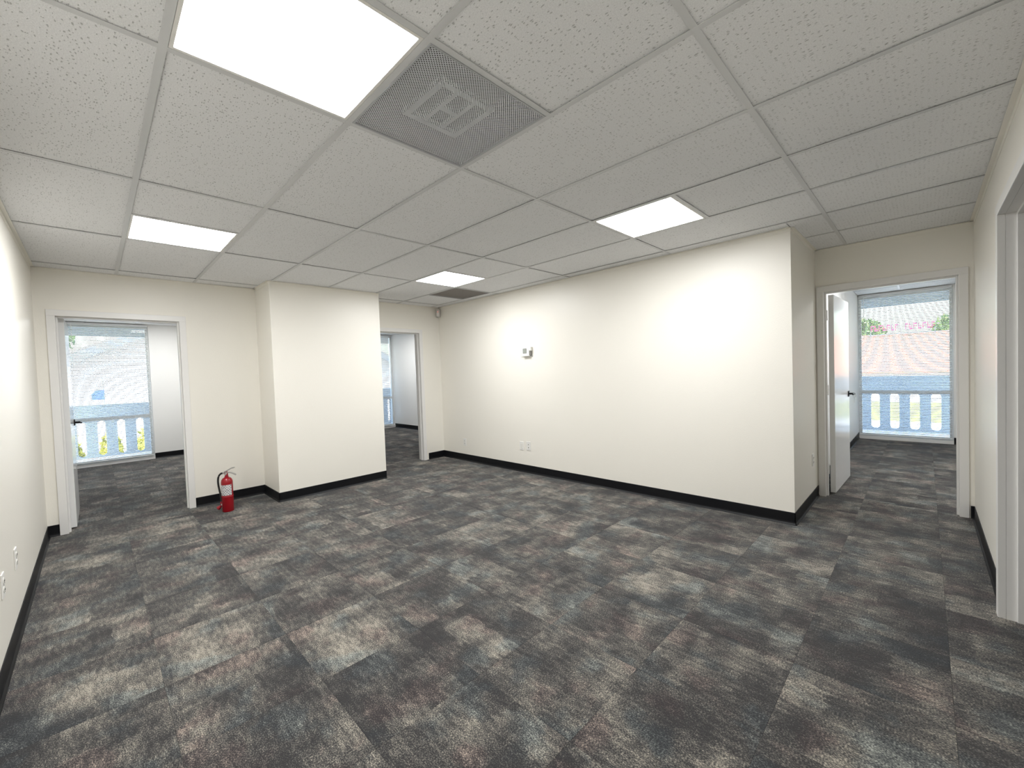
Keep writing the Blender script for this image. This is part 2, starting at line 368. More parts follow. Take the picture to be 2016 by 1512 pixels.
m = MB().box(XC+T, 8.2, YE-T, YE, 0, TOP).box(8.08, 8.2, YE, YD, 0, TOP).box(6.72, 8.2, YD, YD+T, 0, TOP)
struct(m.build('wall_side_room', 'wall'), 'cream walls of the room past the right opening', 'wall')

# ---- roof, balcony slabs, ground ----------------------------------
m = MB().box(-6.3, 8.3, YE-1.6, 1.75, TOP, TOP+.15).box(4.4, 8.3, 1.75, 7.15, TOP, TOP+.15).box(-6.3, 4.4, 1.75, 3.4, TOP, TOP+.15)
rf = m.build('roof', 'soffit'); struct(rf, 'cream roof overhang above the balconies', 'roof')
m = MB().box(-6.3, -6.18, YE-1.6, 3.4, 2.37, TOP); m.build('fascia_beam', 'fascia', rf)
m = MB().box(3.2, 8.3, 7.03, 7.15, 2.385, TOP); m.build('fascia_beam', 'fascia', rf)
m = MB().box(-6.0, XW-T, YE-1.6, 3.4, -.25, -.02).box(3.2, 8.3, YW+T, 6.8, -.25, -.02)
struct(m.build('floor_balcony', 'slab'), 'pale balcony slab outside the office windows', 'floor')
m = MB().box(-160, 160, -120, 200, -3.6, -3.3)
struct(m.build('ground', 'concrete'), 'pale paving below the building', 'ground')
m = MB().box(-30, 40, 38, 56, -3.3, -3.27)
tag(m.build('lawn', 'grass'), 'sunlit strip of lawn seen through the right balustrade', 'lawn', kind='stuff')

# ---- carpet tiles --------------------------------------------------
CT = .4965; CXS, CYS = 4.21, -2.866
m = MB().box(-T, XC+T, YE, YD+T, -.12, -.008)
floor = struct(m.build('floor', 'subfloor'), 'grey patchwork carpet tile floor of the main room', 'floor')
m = MB().box(XW, -T, YE, 1.58, -.12, -.008)
floor_l = struct(m.build('floor_office', 'subfloor'), 'grey carpet tile floor of the two left offices', 'floor')
m = MB().box(4.82, 6.6, YD+T, YW, -.12, -.008)
floor_r = struct(m.build('floor_office', 'subfloor'), 'grey carpet tile floor of the right office', 'floor')
m = MB().box(XC+T, 8.08, YE, YD, -.12, -.008)
floor_s = struct(m.build('floor_side_room', 'subfloor'), 'grey carpet floor past the right opening', 'floor')
full_tile = MB().box(-CT/2+.0003, CT/2-.0003, -CT/2+.0003, CT/2-.0003, -.008, 0).mesh('carpet_tile', 'carpet', bevel=.0006, seg=1)
def carpet(parent, x0, x1, y0, y1, skip=None):
    i0 = math.floor((x0-CXS)/CT); i1 = math.ceil((x1-CXS)/CT); j0 = math.floor((y0-CYS)/CT); j1 = math.ceil((y1-CYS)/CT)
    for i in range(i0, i1):
        for j in range(j0, j1):
            a, b_ = CXS+i*CT, CXS+(i+1)*CT; c, d = CYS+j*CT, CYS+(j+1)*CT
            ca, cb_, cc, cdd = max(a, x0), min(b_, x1), max(c, y0), min(d, y1)
            if cb_-ca < .01 or cdd-cc < .01: continue
            if skip and skip(ca, cb_, cc, cdd): continue
            cx, cy = (a+b_)/2, (c+d)/2
            if cb_-ca > CT-.002 and cdd-cc > CT-.002: me = full_tile
            else: me = MB().box(ca-cx+.0003, cb_-cx-.0003, cc-cy+.0003, cdd-cy-.0003, -.008, 0).mesh('carpet_tile', 'carpet', bevel=.0006, seg=1)
            o = link('carpet_tile', me, parent, (cx, cy, 0))
            if random.random() < .3: o.rotation_euler = (0, 0, math.pi) if me is full_tile else (0, 0, 0)
carpet(floor, -T, XC+T, YE, 0)
carpet(floor, LB, XC, 0, YD+T)
carpet(floor_l, XW, -T, YE, -2.2)
carpet(floor_l, XW, -T, -2.08, 1.58)
carpet(floor_r, 4.82, 6.6, YD+T, YW)
carpet(floor_s, XC+T, 8.08, YE, YD)

# ---- ceilings ------------------------------------------------------
def ceiling(name, label, rows, x0, x1, xl, extra=(), skip=(), tee=True, row_x1={}):
    """rows: y lines; xl: x lines shared by all rows; extra: {(row): [x lines]}; skip: cells holding a fixture"""
    root = struct(empty(name, ((x0+x1)/2, (rows[0]+rows[-1])/2, H)), label, 'ceiling')
    ox, oy = root.location.x, root.location.y
    for r in range(len(rows)-1):
        ya, yb = rows[r], rows[r+1]
        xe = row_x1.get(r, x1)
        xs = sorted(set([x0, xe] + [x for x in xl if x0 < x < xe] + [x for x in dict(extra).get(r, [])]))
        for a, b_ in zip(xs[:-1], xs[1:]):
            if tee and a > x0:
                MB().box(a-.012, a+.012, ya+.012, yb-.012, H, H+.0016).build('cross_tee', 'tee', root, loc=(-ox, -oy, -H))
            if any(abs((a+b_)/2-sx) < .2 and abs((ya+yb)/2-sy) < .2 for sx, sy in skip): continue
            cx, cy = (a+b_)/2, (ya+yb)/2
            hx, hy = (b_-a)/2-.0045, (yb-ya)/2-.0045
            o = MB().box(-hx, hx, -hy, hy, 0, .015).build('ceiling_tile', 'ctile', root, bevel=.002, seg=1)
            o.location = (cx-ox+random.uniform(-.003, .003), cy-oy+random.uniform(-.003, .003), .003+random.uniform(0, .002))
            o.rotation_euler = (random.uniform(-.004, .004)*(.5/hy if hy > .5 else 1), random.uniform(-.002, .002), 0)
            o.location.z += abs(o.rotation_euler.x)*hy+abs(o.rotation_euler.y)*hx
    if tee:
        for y in rows[1:-1]:
            MB().box(x0, x1, y-.012, y+.012, H-.0004, H+.0014).build('main_tee', 'tee', root, loc=(-ox, -oy, -H))
    return root
gx = lambda i: GX+i*U
gy = lambda j: GY+j*U
rows = [YE]+[gy(j) for j in range(-6, 1)]+[0.0]
FIX = {'light1': (gx(-1.5), gy(-5.5)), 'light2': (gx(-5.5), gy(-5.5)), 'light3': (gx(-5.5), gy(-1.5)), 'light4': (gx(-1.5), gy(-1.5)),
       'vent1': (gx(-1.5), gy(-4.5)), 'vent2': (gx(-6.5), gy(-.5))}
ceiling('ceiling', 'white fissured tile ceiling of the main room', rows, 0, XC, [gx(i) for i in (0, -2, -4, -6, -8)],
        extra={1: [gx(-1), gx(-5)], 2: [gx(-1)], 5: [gx(-1), gx(-5)], 6: [gx(-7)]}.items(), skip=list(FIX.values()), row_x1={7: LB})
ceiling('ceiling_alcove', 'white tile ceiling over the right doorway alcove', [gy(0), gy(1), YD], LB, XC, [gx(0)])
oy_ = [YE+.3+k*.6096 for k in range(0, 12)]
OX = XW+.35
FIX['fill_left'] = (OX+1.2192-.3048, YE+.3+1.5*U)  # office panels are added fill, set where the camera cannot see them
FIX['fill_middle'] = (OX+1.2192-.3048, -2.08+.4+3.5*U)
FIX['fill_right'] = (5.35+.3048, YD+T+.35+1.5*U)
ceiling('ceiling_office', 'white tile ceiling of the left office', [YE]+[y for y in oy_ if y < -2.3]+[-2.2], XW, -T, [OX+k*1.2192 for k in range(4)],
        extra={2: [OX+1.2192-U]}.items(), skip=[FIX['fill_left']])
ceiling('ceiling_middle_office', 'white tile ceiling of the middle office', [-2.08]+[-2.08+.4+k*.6096 for k in range(6)]+[1.58], XW, -T, [OX+k*1.2192 for k in range(4)],
        extra={4: [OX+1.2192-U]}.items(), skip=[FIX['fill_middle']])
ceiling('ceiling_right_office', 'white tile ceiling of the right office', [YD+T]+[YD+T+.35+k*.6096 for k in range(6)]+[YW], 4.82, 6.6, [5.35],
        extra={2: [5.35+U]}.items(), skip=[FIX['fill_right']])
m = MB().box(XC+T, 8.08, YE, YD, H, H+.02)
struct(m.build('ceiling_side_room', 'ctile'), 'white ceiling past the right opening', 'ceiling')

# wall angles where ceiling meets walls: horizontal lip and vertical leg
trim_n = [0]
def angle(x0, y0, x1, y1, nx, ny, label):
    """strip along a wall from (x0,y0) to (x1,y1), room side given by (nx,ny)"""
    trim_n[0] += 1
    a, b_ = .003, .024
    xa, xb = sorted((x0, x1)); ya, yb = sorted((y0, y1))
    m = MB()
    if nx: m.box(min(x0, x0+nx*b_), max(x0, x0+nx*b_), ya, yb, H-.0012, H+.002).box(min(x0, x0+nx*a), max(x0, x0+nx*a), ya, yb, H-.03, H)
    else: m.box(xa, xb, min(y0, y0+ny*b_), max(y0, y0+ny*b_), H-.0012, H+.002).box(xa, xb, min(y0, y0+ny*a), max(y0, y0+ny*a), H-.03, H)
    struct(m.build('trim_%d' % trim_n[0], 'wall'), label, 'trim')
angle(0, 0, LB, 0, 0, -1, 'ceiling edge strip along the long blank wall')
angle(0, YE, 0, CY0, 1, 0, 'ceiling edge strip above the left doorway')
angle(0, CY1, 0, 0, 1, 0, 'ceiling edge strip above the middle doorway')
angle(CX, CY0, CX, CY1, 1, 0, 'ceiling edge strip on the front of the boxed column')
angle(0, CY0, CX, CY0, 0, -1, 'ceiling edge strip on the side of the boxed column')
angle(0, YE, XC, YE, 0, 1, 'ceiling edge strip along the left edge wall')
angle(XC, YE, XC, YD, -1, 0, 'ceiling edge strip along the right edge wall')
angle(LB, 0, LB, YD, 1, 0, 'ceiling edge strip on the short wall return')
angle(LB, YD, XC, YD, 0, -1, 'ceiling edge strip above the right doorway')

# ---- baseboards ----------------------------------------------------
base_n = {}
def base(side, x0, y0, x1, y1, nx, ny, label, h=.102):
    """cove base: thin strip with a rounded toe"""
    prof = [(0, 0), (.016, 0), (.014, .004), (.007, .013), (.005, .022), (.005, h-.004), (.003, h), (0, h)]
    m = MB()
    if nx:
        pts = [(x0+nx*p, z) for p, z in prof]; m.prism(pts, 'y', min(y0, y1), max(y0, y1))
        m.v = [(v[0], v[1], v[2]) for v in m.v]
    else:
        pts = [(y0+ny*p, z) for p, z in prof]; m.prism(pts, 'x', min(x0, x1), max(x0, x1))
    struct(m.build('baseboard_'+side, 'base'), label, 'baseboard')
base('back', 0, 0, LB+.005, 0, 0, -1, 'black vinyl base along the long blank wall')
base('return', LB, -.005, LB, YD, 1, 0, 'black vinyl base on the short wall return')
base('left', 0, -3.293, 0, CY0, 1, 0, 'black vinyl base behind the fire extinguisher')
base('left_corner', 0, YE, 0, -4.295, 1, 0, 'short black vinyl base left of the left doorway')
base('left_far', 0, -.30, 0, 0, 1, 0, 'short black vinyl base right of the middle doorway')
base('projection_side', 0, CY0, CX+.005, CY0, 0, -1, 'black vinyl base on the side of the boxed column')
base('projection', CX, CY0-.005, CX, CY1, 1, 0, 'black vinyl base on the front of the boxed column')
base('front', 0, YE, XC, YE, 0, 1, 'black vinyl base along the left edge wall')
base('alcove', 5.892, YD, XC, YD, 0, -1, 'small piece of black base right of the right doorway')
base('right', XC, C1+.06, XC, YD, -1, 0, 'black vinyl base along the right edge wall')
base('office', XW, -3.28, XW, -2.2, 1, 0, 'black vinyl base right of the left office window')
base('middle_office', XW, 1.58, -T, 1.58, 0, -1, 'black vinyl base seen through the middle doorway')
base('right_office', 4.82, YD+T, 4.82, YW, 1, 0, 'black vinyl base behind the open right door')
base('right_office_far', 5.94, YW, 6.6, YW, 0, -1, 'short black base right of the right office window')

# ---- door frames and doors ------------------------------------------
def frame_parts(root, w_, h, depth, fw_=.056, proud=.013, both=True):
    """painted frame in local space: opening from x=0..w_, wall from y=0 (near face) to y=depth; stop strip inside"""
    for side in (0, 1):
        m = MB()
        xi = 0 if side == 0 else w_; s = -1 if side == 0 else 1
        def bx(a, b_, c, d, z0, z1): m.box(min(xi+s*a, xi+s*b_), max(xi+s*a, xi+s*b_), c, d, z0, z1)
        bx(0, fw_, -proud, 0, 0, h)                    # casing near face
        if both: bx(0, fw_, depth, depth+proud, 0, h)
        m.build('casing', 'trim_white', root, bevel=.002)
        m = MB(); bx(0, J, 0, depth, 0, h)
        m.build('jamb', 'trim_white', root)
        m = MB(); bx(-.014, 0, depth-.085, depth-.046, 0, h)
        m.build('door_stop', 'trim_white', root, bevel=.002)
    MB().box(-fw_, w_+fw_, -proud, 0, h, h+fw_).build('head_casing', 'trim_white', root, bevel=.002)
    if both: MB().box(-fw_, w_+fw_, depth, depth+proud, h, h+fw_).build('head_casing', 'trim_white', root, bevel=.002)
    MB().box(-J, w_+J, 0, depth, h, h+J).build('head_jamb', 'trim_white', root)
    MB().box(.014, w_-.014, depth-.085, depth-.046, h-.014, h).build('door_stop', 'trim_white', root, bevel=.002)
def lever(parent, x, y, z, s, keys=False):
    """black lever on a square rose, on the face y, pointing back towards the hinge (-x); s is the outward sign"""
    MB().box(x-.032, x+.032, min(y, y+s*.009), max(y, y+s*.009), z-.032, z+.032).build('lever_rose', 'black_metal', parent, bevel=.003)
    pts = [(x, y+s*.006, z), (x, y+s*.045, z), (x-.012, y+s*.055, z), (x-.115, y+s*.055, z-.002)]
    MB().tube(pts, [.011, .011, .0105, .008]).build('lever_handle', 'black_metal', parent, smooth=True)
    if keys:
        ring = [(x+.03, y+s*.05+.014*math.cos(a), z-.025+.016*math.sin(a)) for a in [k*math.pi/8 for k in range(17)]]
        MB().tube([(x, y+s*.04, z), (x+.03, y+s*.052, z-.012)], .003, 6).build('key_blade', 'steel', parent)
        MB().tube(ring, .0016, 6).build('key_ring', 'steel', parent)
        m = MB().prism([(-.011, 0), (.011, 0), (.012, .018), (.004, .026), (-.004, .026), (-.012, .018)], 'y', -.001, .001).box(-.0035, .0035, -.001, .001, -.036, 0)
        m.build('key', 'steel', parent, loc=(x+.03, y+s*.05, z-.068))
def leaf(root, hinge, ang, w_=.885, h=1.99, face=1, keys=False):
    """door leaf hinged at 'hinge' in root space, turned by ang; local leaf runs +x, thickness 0..-0.044 in y"""
    e = MB().box(.004, w_, -.044, 0, .012, .012+h).build('door_leaf', 'door_white', root, bevel=.002)
    e.location = hinge; e.rotation_euler = (0, 0, ang)
    lever(e, w_-.062, 0, .965, 1, keys=keys and face == 1)
    lever(e, w_-.062, -.044, .965, -1, keys=keys and face == -1)
    MB().box(w_-.0005, w_+.001, -.034, -.010, .90, 1.03).build('latch_plate', 'steel', e)
    return e
def hinges(root, x, y, zs=(.25, 1.05, 1.80), plate=None):
    for z in zs:
        m = MB().tube([(x, y, z-.05), (x, y, z+.05)], .007, 10)
        if plate: m.box(min(x, plate[0]), max(x, plate[0]), min(y, plate[1]), max(y, plate[1]), z-.05, z+.05)
        m.build('hinge', 'trim_white', root, smooth=True)
# left doorway: local x -> world +y, local y -> world -x
d1 = struct(empty('door_1', (0, A0, 0), math.pi/2), 'white left doorway frame with its door folded open inside', 'door')
frame_parts(d1, A1-A0, DH, T)
leaf(d1, (.006, T+.024, 0), math.radians(90)-.004, w_=.872)
hinges(d1, .004, T+.018)
# middle doorway
d2 = struct(empty('door_2', (0, M0, 0), math.pi/2), 'white middle doorway frame beside the boxed column', 'door')
frame_parts(d2, M1-M0, DH, T)
MB().box(M1-M0-.0015, M1-M0, .07, .10, .93, 1.04).build('strike_plate', 'steel', d2)
leaf(d2, (.014, T+.024, 0), math.radians(100), w_=.872)
hinges(d2, .006, T+.018)
# right doorway: local x -> world +x, local y -> world +y
d3 = struct(empty('door_3', (D0, YD, 0)), 'white right doorway frame with glossy door standing open', 'door')
frame_parts(d3, D1-D0, DDH, T)
leaf(d3, (.016, T+.024, 0), math.radians(88.3), w_=.875, face=-1, keys=True)
hinges(d3, .006, T+.016)
# right edge opening: local x -> world -y, local y -> world +x
d4 = struct(empty('door_4', (XC, C1, 0), -math.pi/2), 'white cased opening at the right edge of the room', 'door')
frame_parts(d4, C1-C0, CH, T, proud=.03)
MB().box(0, .0015, .062, .09, .96, 1.06).build('strike_plate', 'steel', d4)

# ---- windows and blinds ---------------------------------------------
def window(name, label, origin, rz, w_, sill=.055, top=2.40, mid=.79):
    """local x along the wall, y towards outside, z up"""
    r = struct(empty(name, origin, rz), label, 'window')
    MB().box(0, w_, -.012, .11, 0, sill).build('sill', 'trim_white', r, bevel=.003)
    MB().box(0, .042, .03, .10, sill, top).build('stile', 'alu', r, bevel=.002)
    MB().box(w_-.042, w_, .03, .10, sill, top).build('stile', 'alu', r, bevel=.002)
    MB().box(.042, w_-.042, .03, .10, top-.04, top).build('head_rail', 'alu', r, bevel=.002)
    MB().box(.042, w_-.042, .03, .10, sill, sill+.035).build('bottom_rail', 'alu', r, bevel=.002)
    MB().box(.042, w_-.042, .03, .10, mid-.028, mid+.028).build('mid_rail', 'alu', r, bevel=.002)
    MB().box(.042, w_-.042, .062, .068, mid+.028, top-.04).build('pane', 'glass', r)
    MB().box(.042, w_-.042, .062, .068, sill+.035, mid-.028).build('pane', 'glass', r)
    return r
def blind(label, origin, rz, w_, tilt, bottom=.075, top=2.425, pitch=.025, wand=None):
    r = tag(empty('venetian_blind', origin, rz), label, 'blind', 'white mini blinds in the office windows')
    MB().box(0, w_, -.02, .022, top-.038, top).build('headrail', 'slat', r, bevel=.003)
    hw = .0125; prof = []
    for k in range(7):
        y = -hw+k*hw/3; prof.append((y, .0022*(1-(y/hw)**2)))
    out = prof+[(y, z-.0007) for y, z in reversed(prof)]
    me = MB().prism(out, 'x', .004, w_-.004).mesh('slat', 'slat')
    n = int((top-.05-bottom-.02)/pitch)
    for k in range(n):
        o = link('slat', me, r, (0, 0, bottom+.028+k*pitch), (tilt+random.uniform(-.03, .03), random.uniform(-.0008, .0008), 0))
    MB().box(.002, w_-.002, -.0125, .0125, bottom, bottom+.016).build('bottom_rail', 'slat', r, bevel=.004)
    for x in ((.10, w_/2, w_-.10) if w_ > .5 else (.08, w_-.08)):
        MB().tube([(x, -.0135, bottom+.01), (x, -.0135, top-.03)], .0009, 5).tube([(x, .0135, bottom+.01), (x, .0135, top-.03)], .0009, 5).build('ladder_cord', 'cord', r)
    if wand:
        MB().tube([(wand, -.03, top-.03), (wand, -.034, top-.75)], .004, 6).build('tilt_wand', 'glass_rod' if 'glass_rod' in MAT else 'plastic', r)
    return r
# window_1: left office; local x -> world +y, y -> world -x
W1 = -3.28-YE
window('window_1', 'floor to ceiling window of the left office', (XW, YE, 0), math.pi/2, W1)
blind('white mini blind seen through the left doorway', (XW+.026, YE+.015, 0), math.pi/2, W1-.03, math.radians(-27), wand=.12)
W2 = 1.58-.35
window('window_2', 'tall window at the edge of the middle doorway', (XW, .35, 0), math.pi/2, W2)
blind('white mini blind seen through the middle doorway', (XW+.026, .365, 0), math.pi/2, W2-.13, math.radians(-50))
W3 = 5.94-4.82
window('window_3', 'floor to ceiling window of the right office', (4.82, YW, 0), 0, W3)
blind('white mini blind seen through the right doorway', (4.835, YW-.026, 0), 0, W3-.03, math.radians(-27), wand=.07)

# ---- ceiling lights ---------------------------------------------------
def panel_light(key, label):
    x, y = FIX[key]
    r = tag(empty('ceiling_light', (x, y, H)), label, 'light', 'square flat panel ceiling lights')
    h = U/2-.013
    m = MB()
    for a in (0, 1):
        s = 1 if a else -1
        m.box(min(s*h, s*(h-.012)), max(s*h, s*(h-.012)), -h, h, 0, .01)
        m.box(-h+.012, h-.012, min(s*h, s*(h-.012)), max(s*h, s*(h-.012)), 0, .01)
    m.build('panel_frame', 'plastic', r)
    d = MB().box(-h+.012, h-.012, -h+.012, h-.012, .003, .009).build('diffuser', 'plastic', r).data; d.materials.append(MAT['diffuser'])
    for p in d.polygons:
        if p.normal.z < -.5: p.material_index = 1          # only the lower face glows into the room
    MB().box(-h, h, -h, h, .01, .05).build('housing', 'plastic', r)
panel_light('light1', 'large glowing panel nearest the camera, beside the grey perforated vent')
panel_light('light2', 'glowing ceiling panel on the left, near the left doorway')
panel_light('light3', 'farthest glowing panel, next to the small brown vent')
panel_light('light4', 'glowing ceiling panel on the right, close to the blank wall')

panel_light('fill_left', 'added fill panel, out of view, brightening the left office')  # this and the next two: unseen panels added to brighten the offices
panel_light('fill_middle', 'added fill panel, out of view, brightening the middle office')
panel_light('fill_right', 'added fill panel, out of view, brightening the right office')

# ---- air vents ----------------------------------------------------------
def vent(key, label, mat, core):
    x, y = FIX[key]
    r = tag(empty('air_vent', (x, y, H)), label, 'vent', 'square perforated ceiling vents')
    h = U/2-.013
    m = MB()
    for s in (-1, 1):
        m.box(min(s*h, s*(h-.008)), max(s*h, s*(h-.008)), -h, h, -.002, .012); m.box(-h+.008, h-.008, min(s*h, s*(h-.008)), max(s*h, s*(h-.008)), -.002, .012)
    m.build('vent_frame', 'perf_frame', r)
    MB().box(-h+.008, h-.008, -h+.008, h-.008, .004, .005).build('perforated_panel', mat, r)
    m = MB().box(-h, h, -h, h, .20, .21)
    for s in (-1, 1):
        m.box(min(s*h, s*(h-.004)), max(s*h, s*(h-.004)), -h, h, .013, .20); m.box(-h+.004, h-.004, min(s*h, s*(h-.004)), max(s*h, s*(h-.004)), .013, .20)
    m.build('plenum_box', 'plenum', r)
    if core:
        c = .14; m = MB()
        for s in (-1, 1):
            m.box(min(s*c, s*(c-.026)), max(s*c, s*(c-.026)), -c, c, .03, .05); m.box(-c+.026, c-.026, min(s*c, s*(c-.026)), max(s*c, s*(c-.026)), .03, .05)
        m.build('collar', 'collar', r)
        for k in (-1, 1): MB().box(-c+.026, c-.026, k*.045-.009, k*.045+.009, .032, .046).build('damper_blade', 'collar', r)
        MB().box(-.012, .012, -.036, .036, .032, .046).build('damper_blade', 'collar', r)
MAT['perf_frame'] = plain('vent_frame_grey', (.45, .46, .48), .45)
vent('vent1', 'large grey perforated ceiling vent beside the nearest light', 'perf', True)
vent('vent2', 'small dark brown ceiling vent in the far corner', 'perf_brown', False)

# ---- fire extinguisher ----------------------------------------------------
fe = tag(empty('fire_extinguisher', (.445, -3.085, 0), math.radians(48)), 'red fire extinguisher standing on the carpet by the left doorway', 'extinguisher')
fe.scale = (.84, .84, .885)
# local: +x points to the right as seen from the camera, -y towards the camera
R = .062
prof = [(.001, 0), (R-.004, 0), (R, .006), (R, .345), (R-.004, .368), (R-.016, .388), (R-.034, .400), (.021, .405), (.019, .420)]
MB().lathe(prof, 40).build('cylinder', 'red', fe, smooth=True)
MB().lathe([(R+.0012, .172), (R+.0025, .175), (R+.0025, .183), (R+.0012, .186)], 40).build('retaining_band', 'red_plastic', fe, smooth=True)
# label: curved sheet with UV
lab = MB(); n = 25; a0, a1 = math.radians(-168), math.radians(-12)
for k in range(n):
    a = a0+(a1-a0)*k/(n-1)
    for z, rr in ((.195, R+.0006), (.318, R+.0006), (.318, R-.001), (.195, R-.001)): lab.v.append((rr*math.cos(a), rr*math.sin(a), z))
for k in range(n-1):
    for q in range(4): lab.f.append((k*4+q, (k+1)*4+q, (k+1)*4+(q+1) % 4, k*4+(q+1) % 4))
lab.f += [(0, 1, 2, 3), tuple((n-1)*4+q for q in (3, 2, 1, 0))]
lo = lab.build('printed_label', 'label', fe, smooth=True); lo['label'] = 'white label with rows of dark print'
uvl = lo.data.uv_layers.new(name='uv')
for lp in lo.data.loops:
    v = lo.data.vertices[lp.vertex_index].co; a = math.atan2(v.y, v.x)
    uvl.data[lp.index].uv = ((a-a0)/(a1-a0), (v.z-.195)/.123)
valve = MB().lathe([(.001, .418), (.017, .418), (.017, .440), (.012, .448), (.012, .468), (.001, .468)], 20).box(-.022, .014, -.010, .010, .434, .462).build('valve', 'red_plastic', fe, bevel=.001)
MB().lathe([(.001, 0), (.013, 0), (.013, .008), (.001, .008)], 16, axis='y', c=(0, -.022, .442)).build('pressure_gauge', 'steel', fe)
def bar(pts, hw, th):
    """flat bent strip: pts in local x,z; width along y"""
    m = MB(); up_ = [(x, z+th/2) for x, z in pts]; lo_ = [(x, z-th/2) for x, z in reversed(pts)]
    return m.prism(up_+lo_, 'y', -hw, hw)
bar([(-.034, .452), (-.008, .468), (.035, .490), (.066, .506), (.098, .512)], .012, .013).build('squeeze_lever', 'steel', fe)
bar([(-.010, .452), (.035, .458), (.070, .450), (.100, .434), (.112, .426)], .012, .011).build('carry_handle', 'steel', fe)
MB().tube([(-.005, -.014, .474), (-.005, .014, .474)], .004, 8).tube([(-.005+.012*math.cos(a), -.02, .462+.012*math.sin(a)) for a in [k*math.pi/8 for k in range(17)]], .0015, 6).build('safety_pin', 'steel', fe)
MB().tube([(-.018, 0, .448), (-.048, 0, .450)], .0085, 12).build('hose_coupling', 'steel', fe)
hp = [(-.044, 0, .450), (-.068, 0, .444), (-.092, 0, .418), (-.104, 0, .375), (-.104, 0, .320), (-.096, 0, .262), (-.086, 0, .205), (-.079, 0, .150), (-.078, 0, .11)]
def smooth_path(p, n=5):
    P = [Vector(q) for q in p]; P = [P[0]]+P+[P[-1]]; o = []
    for i in range(1, len(P)-2):
        for k in range(n):
            t = k/n; a, b_, c, d = P[i-1], P[i], P[i+1], P[i+2]
            o.append(.5*((2*b_)+(c-a)*t+(2*a-5*b_+4*c-d)*t*t+(3*b_-a-3*c+d)*t**3))
    return o+[P[-2]]
MB().tube(smooth_path(hp), .0105, 12).build('hose', 'rubber', fe, smooth=True)
MB().tube([(-.078, 0, .115), (-.079, 0, .085), (-.090, 0, .058), (-.118, 0, .036)], [.012, .012, .015, .024], 16).build('nozzle', 'red_plastic', fe, smooth=True)
MB().box(-.076, -.058, -.010, .010, .070, .092).build('nozzle_clip', 'plastic', fe, bevel=.002)

# ---- thermostat -------------------------------------------------------------
th = tag(empty('thermostat', (1.925, 0, 1.60)), 'white thermostat with small grey screen on the blank wall', 'thermostat')
MB().box(-.105, .105, -.006, 0, -.066, .066).build('wall_plate', 'ivory', th, bevel=.003)
MB().box(-.050, .075, -.045, -.006, -.058, .058).build('housing', 'plastic', th, bevel=.008, seg=3)
MB().box(-.028, .035, -.0465, -.0440, -.018, .044).build('screen_bezel', 'dark_slot', th)
MB().box(-.024, .031, -.0475, -.0455, -.014, .040).build('screen', 'lcd', th)
MB().box(.079, .098, -.030, -.006, -.045, .012).build('cover_latch', 'latch_grey', th, bevel=.003)
MB().box(.075, .105, -.040, -.006, .012, .060).build('cover_clip', 'ivory', th, bevel=.003)

# ---- outlets ------------------------------------------------------------------
def outlet(loc, rz, label, kind):
    """plate on a wall; local -y points into the room"""
    r = tag(empty('wall_outlet', loc, rz), label, 'outlet', 'white wall outlets')
    MB().box(-.036, .036, -.006, 0, -.058, .058).build('cover_plate', 'plastic', r, bevel=.003)
    if kind == 'duplex':
        for z in (-.021, .021):
            f = MB().lathe([(.001, -.0085), (.0165, -.0085), (.0165, -.005), (.001, -.005)], 20, axis='y', c=(0, 0, z)).build('receptacle', 'ivory', r)
            MB().box(-.008, -.0055, -.0095, -.008, z-.004, z+.005).box(.0055, .008, -.0095, -.008, z-.004, z+.005).lathe([(.0005, -.0095), (.0022, -.0095), (.0022, -.008), (.0005, -.008)], 8, axis='y', c=(0, 0, z-.0095)).build('slots', 'dark_slot', f)
    elif kind == 'data':
        for z in (-.020, .020):
            MB().box(-.009, .009, -.0085, -.005, z-.008, z+.008).build('jack', 'ivory', r)
            MB().box(-.0055, .0055, -.0092, -.008, z-.005, z+.004).build('socket', 'dark_slot', r)
    else:
        MB().box(-.017, .017, -.0085, -.005, -.033, .033).build('insert', 'ivory', r, bevel=.001)
    for z in ((0,) if kind == 'duplex' else (-.048, .048)):
        MB().lathe([(.0005, -.0075), (.003, -.0075), (.003, -.005), (.0005, -.005)], 10, axis='y', c=(0, 0, z)).build('screw', 'steel', r)
outlet((.56, 0, .288), 0, 'lone white outlet low on the blank wall near the far corner', 'duplex')
outlet((1.775, 0, .352), 0, 'left outlet of the pair below the thermostat', 'blank')
outlet((1.902, 0, .361), 0, 'right outlet of the pair below the thermostat', 'data')
outlet((2.06, YE, .415), math.pi, 'farther outlet on the left edge wall', 'duplex')
outlet((2.52, YE, .420), math.pi, 'nearer outlet cut by the left edge of the picture', 'duplex')
outlet((LB, .79, .405), math.pi/2, 'outlet on the short wall beside the right doorway', 'duplex')

# ---- motion sensor ---------------------------------------------------------------
ms = tag(empty('motion_sensor', (0, 0, 2.335), math.radians(45)), 'small white motion detector in the far corner under the ceiling', 'sensor')
# local -y... points out of the corner along world (1,-1)
MB().prism([(-.012, -.012), (.012, -.012), (.035, -.047), (-.035, -.047)], 'z', -.05, .05).build('mount', 'plastic', ms)
s_ = MB()
outl = [(.036*math.cos(a), -.055+.030*math.sin(a)) for a in [math.pi+k*math.pi/12 for k in range(13)]]
s_.prism(outl, 'z', -.062, .062).build('sensor_body', 'sensor', ms, bevel=.004, smooth=True)
MB().box(-.020, .020, -.088, -.082, -.045, .005).build('lens', 'ivory', ms, bevel=.002)
MB().box(-.004, .004, -.0885, -.083, .018, .026).build('indicator', 'led', ms)

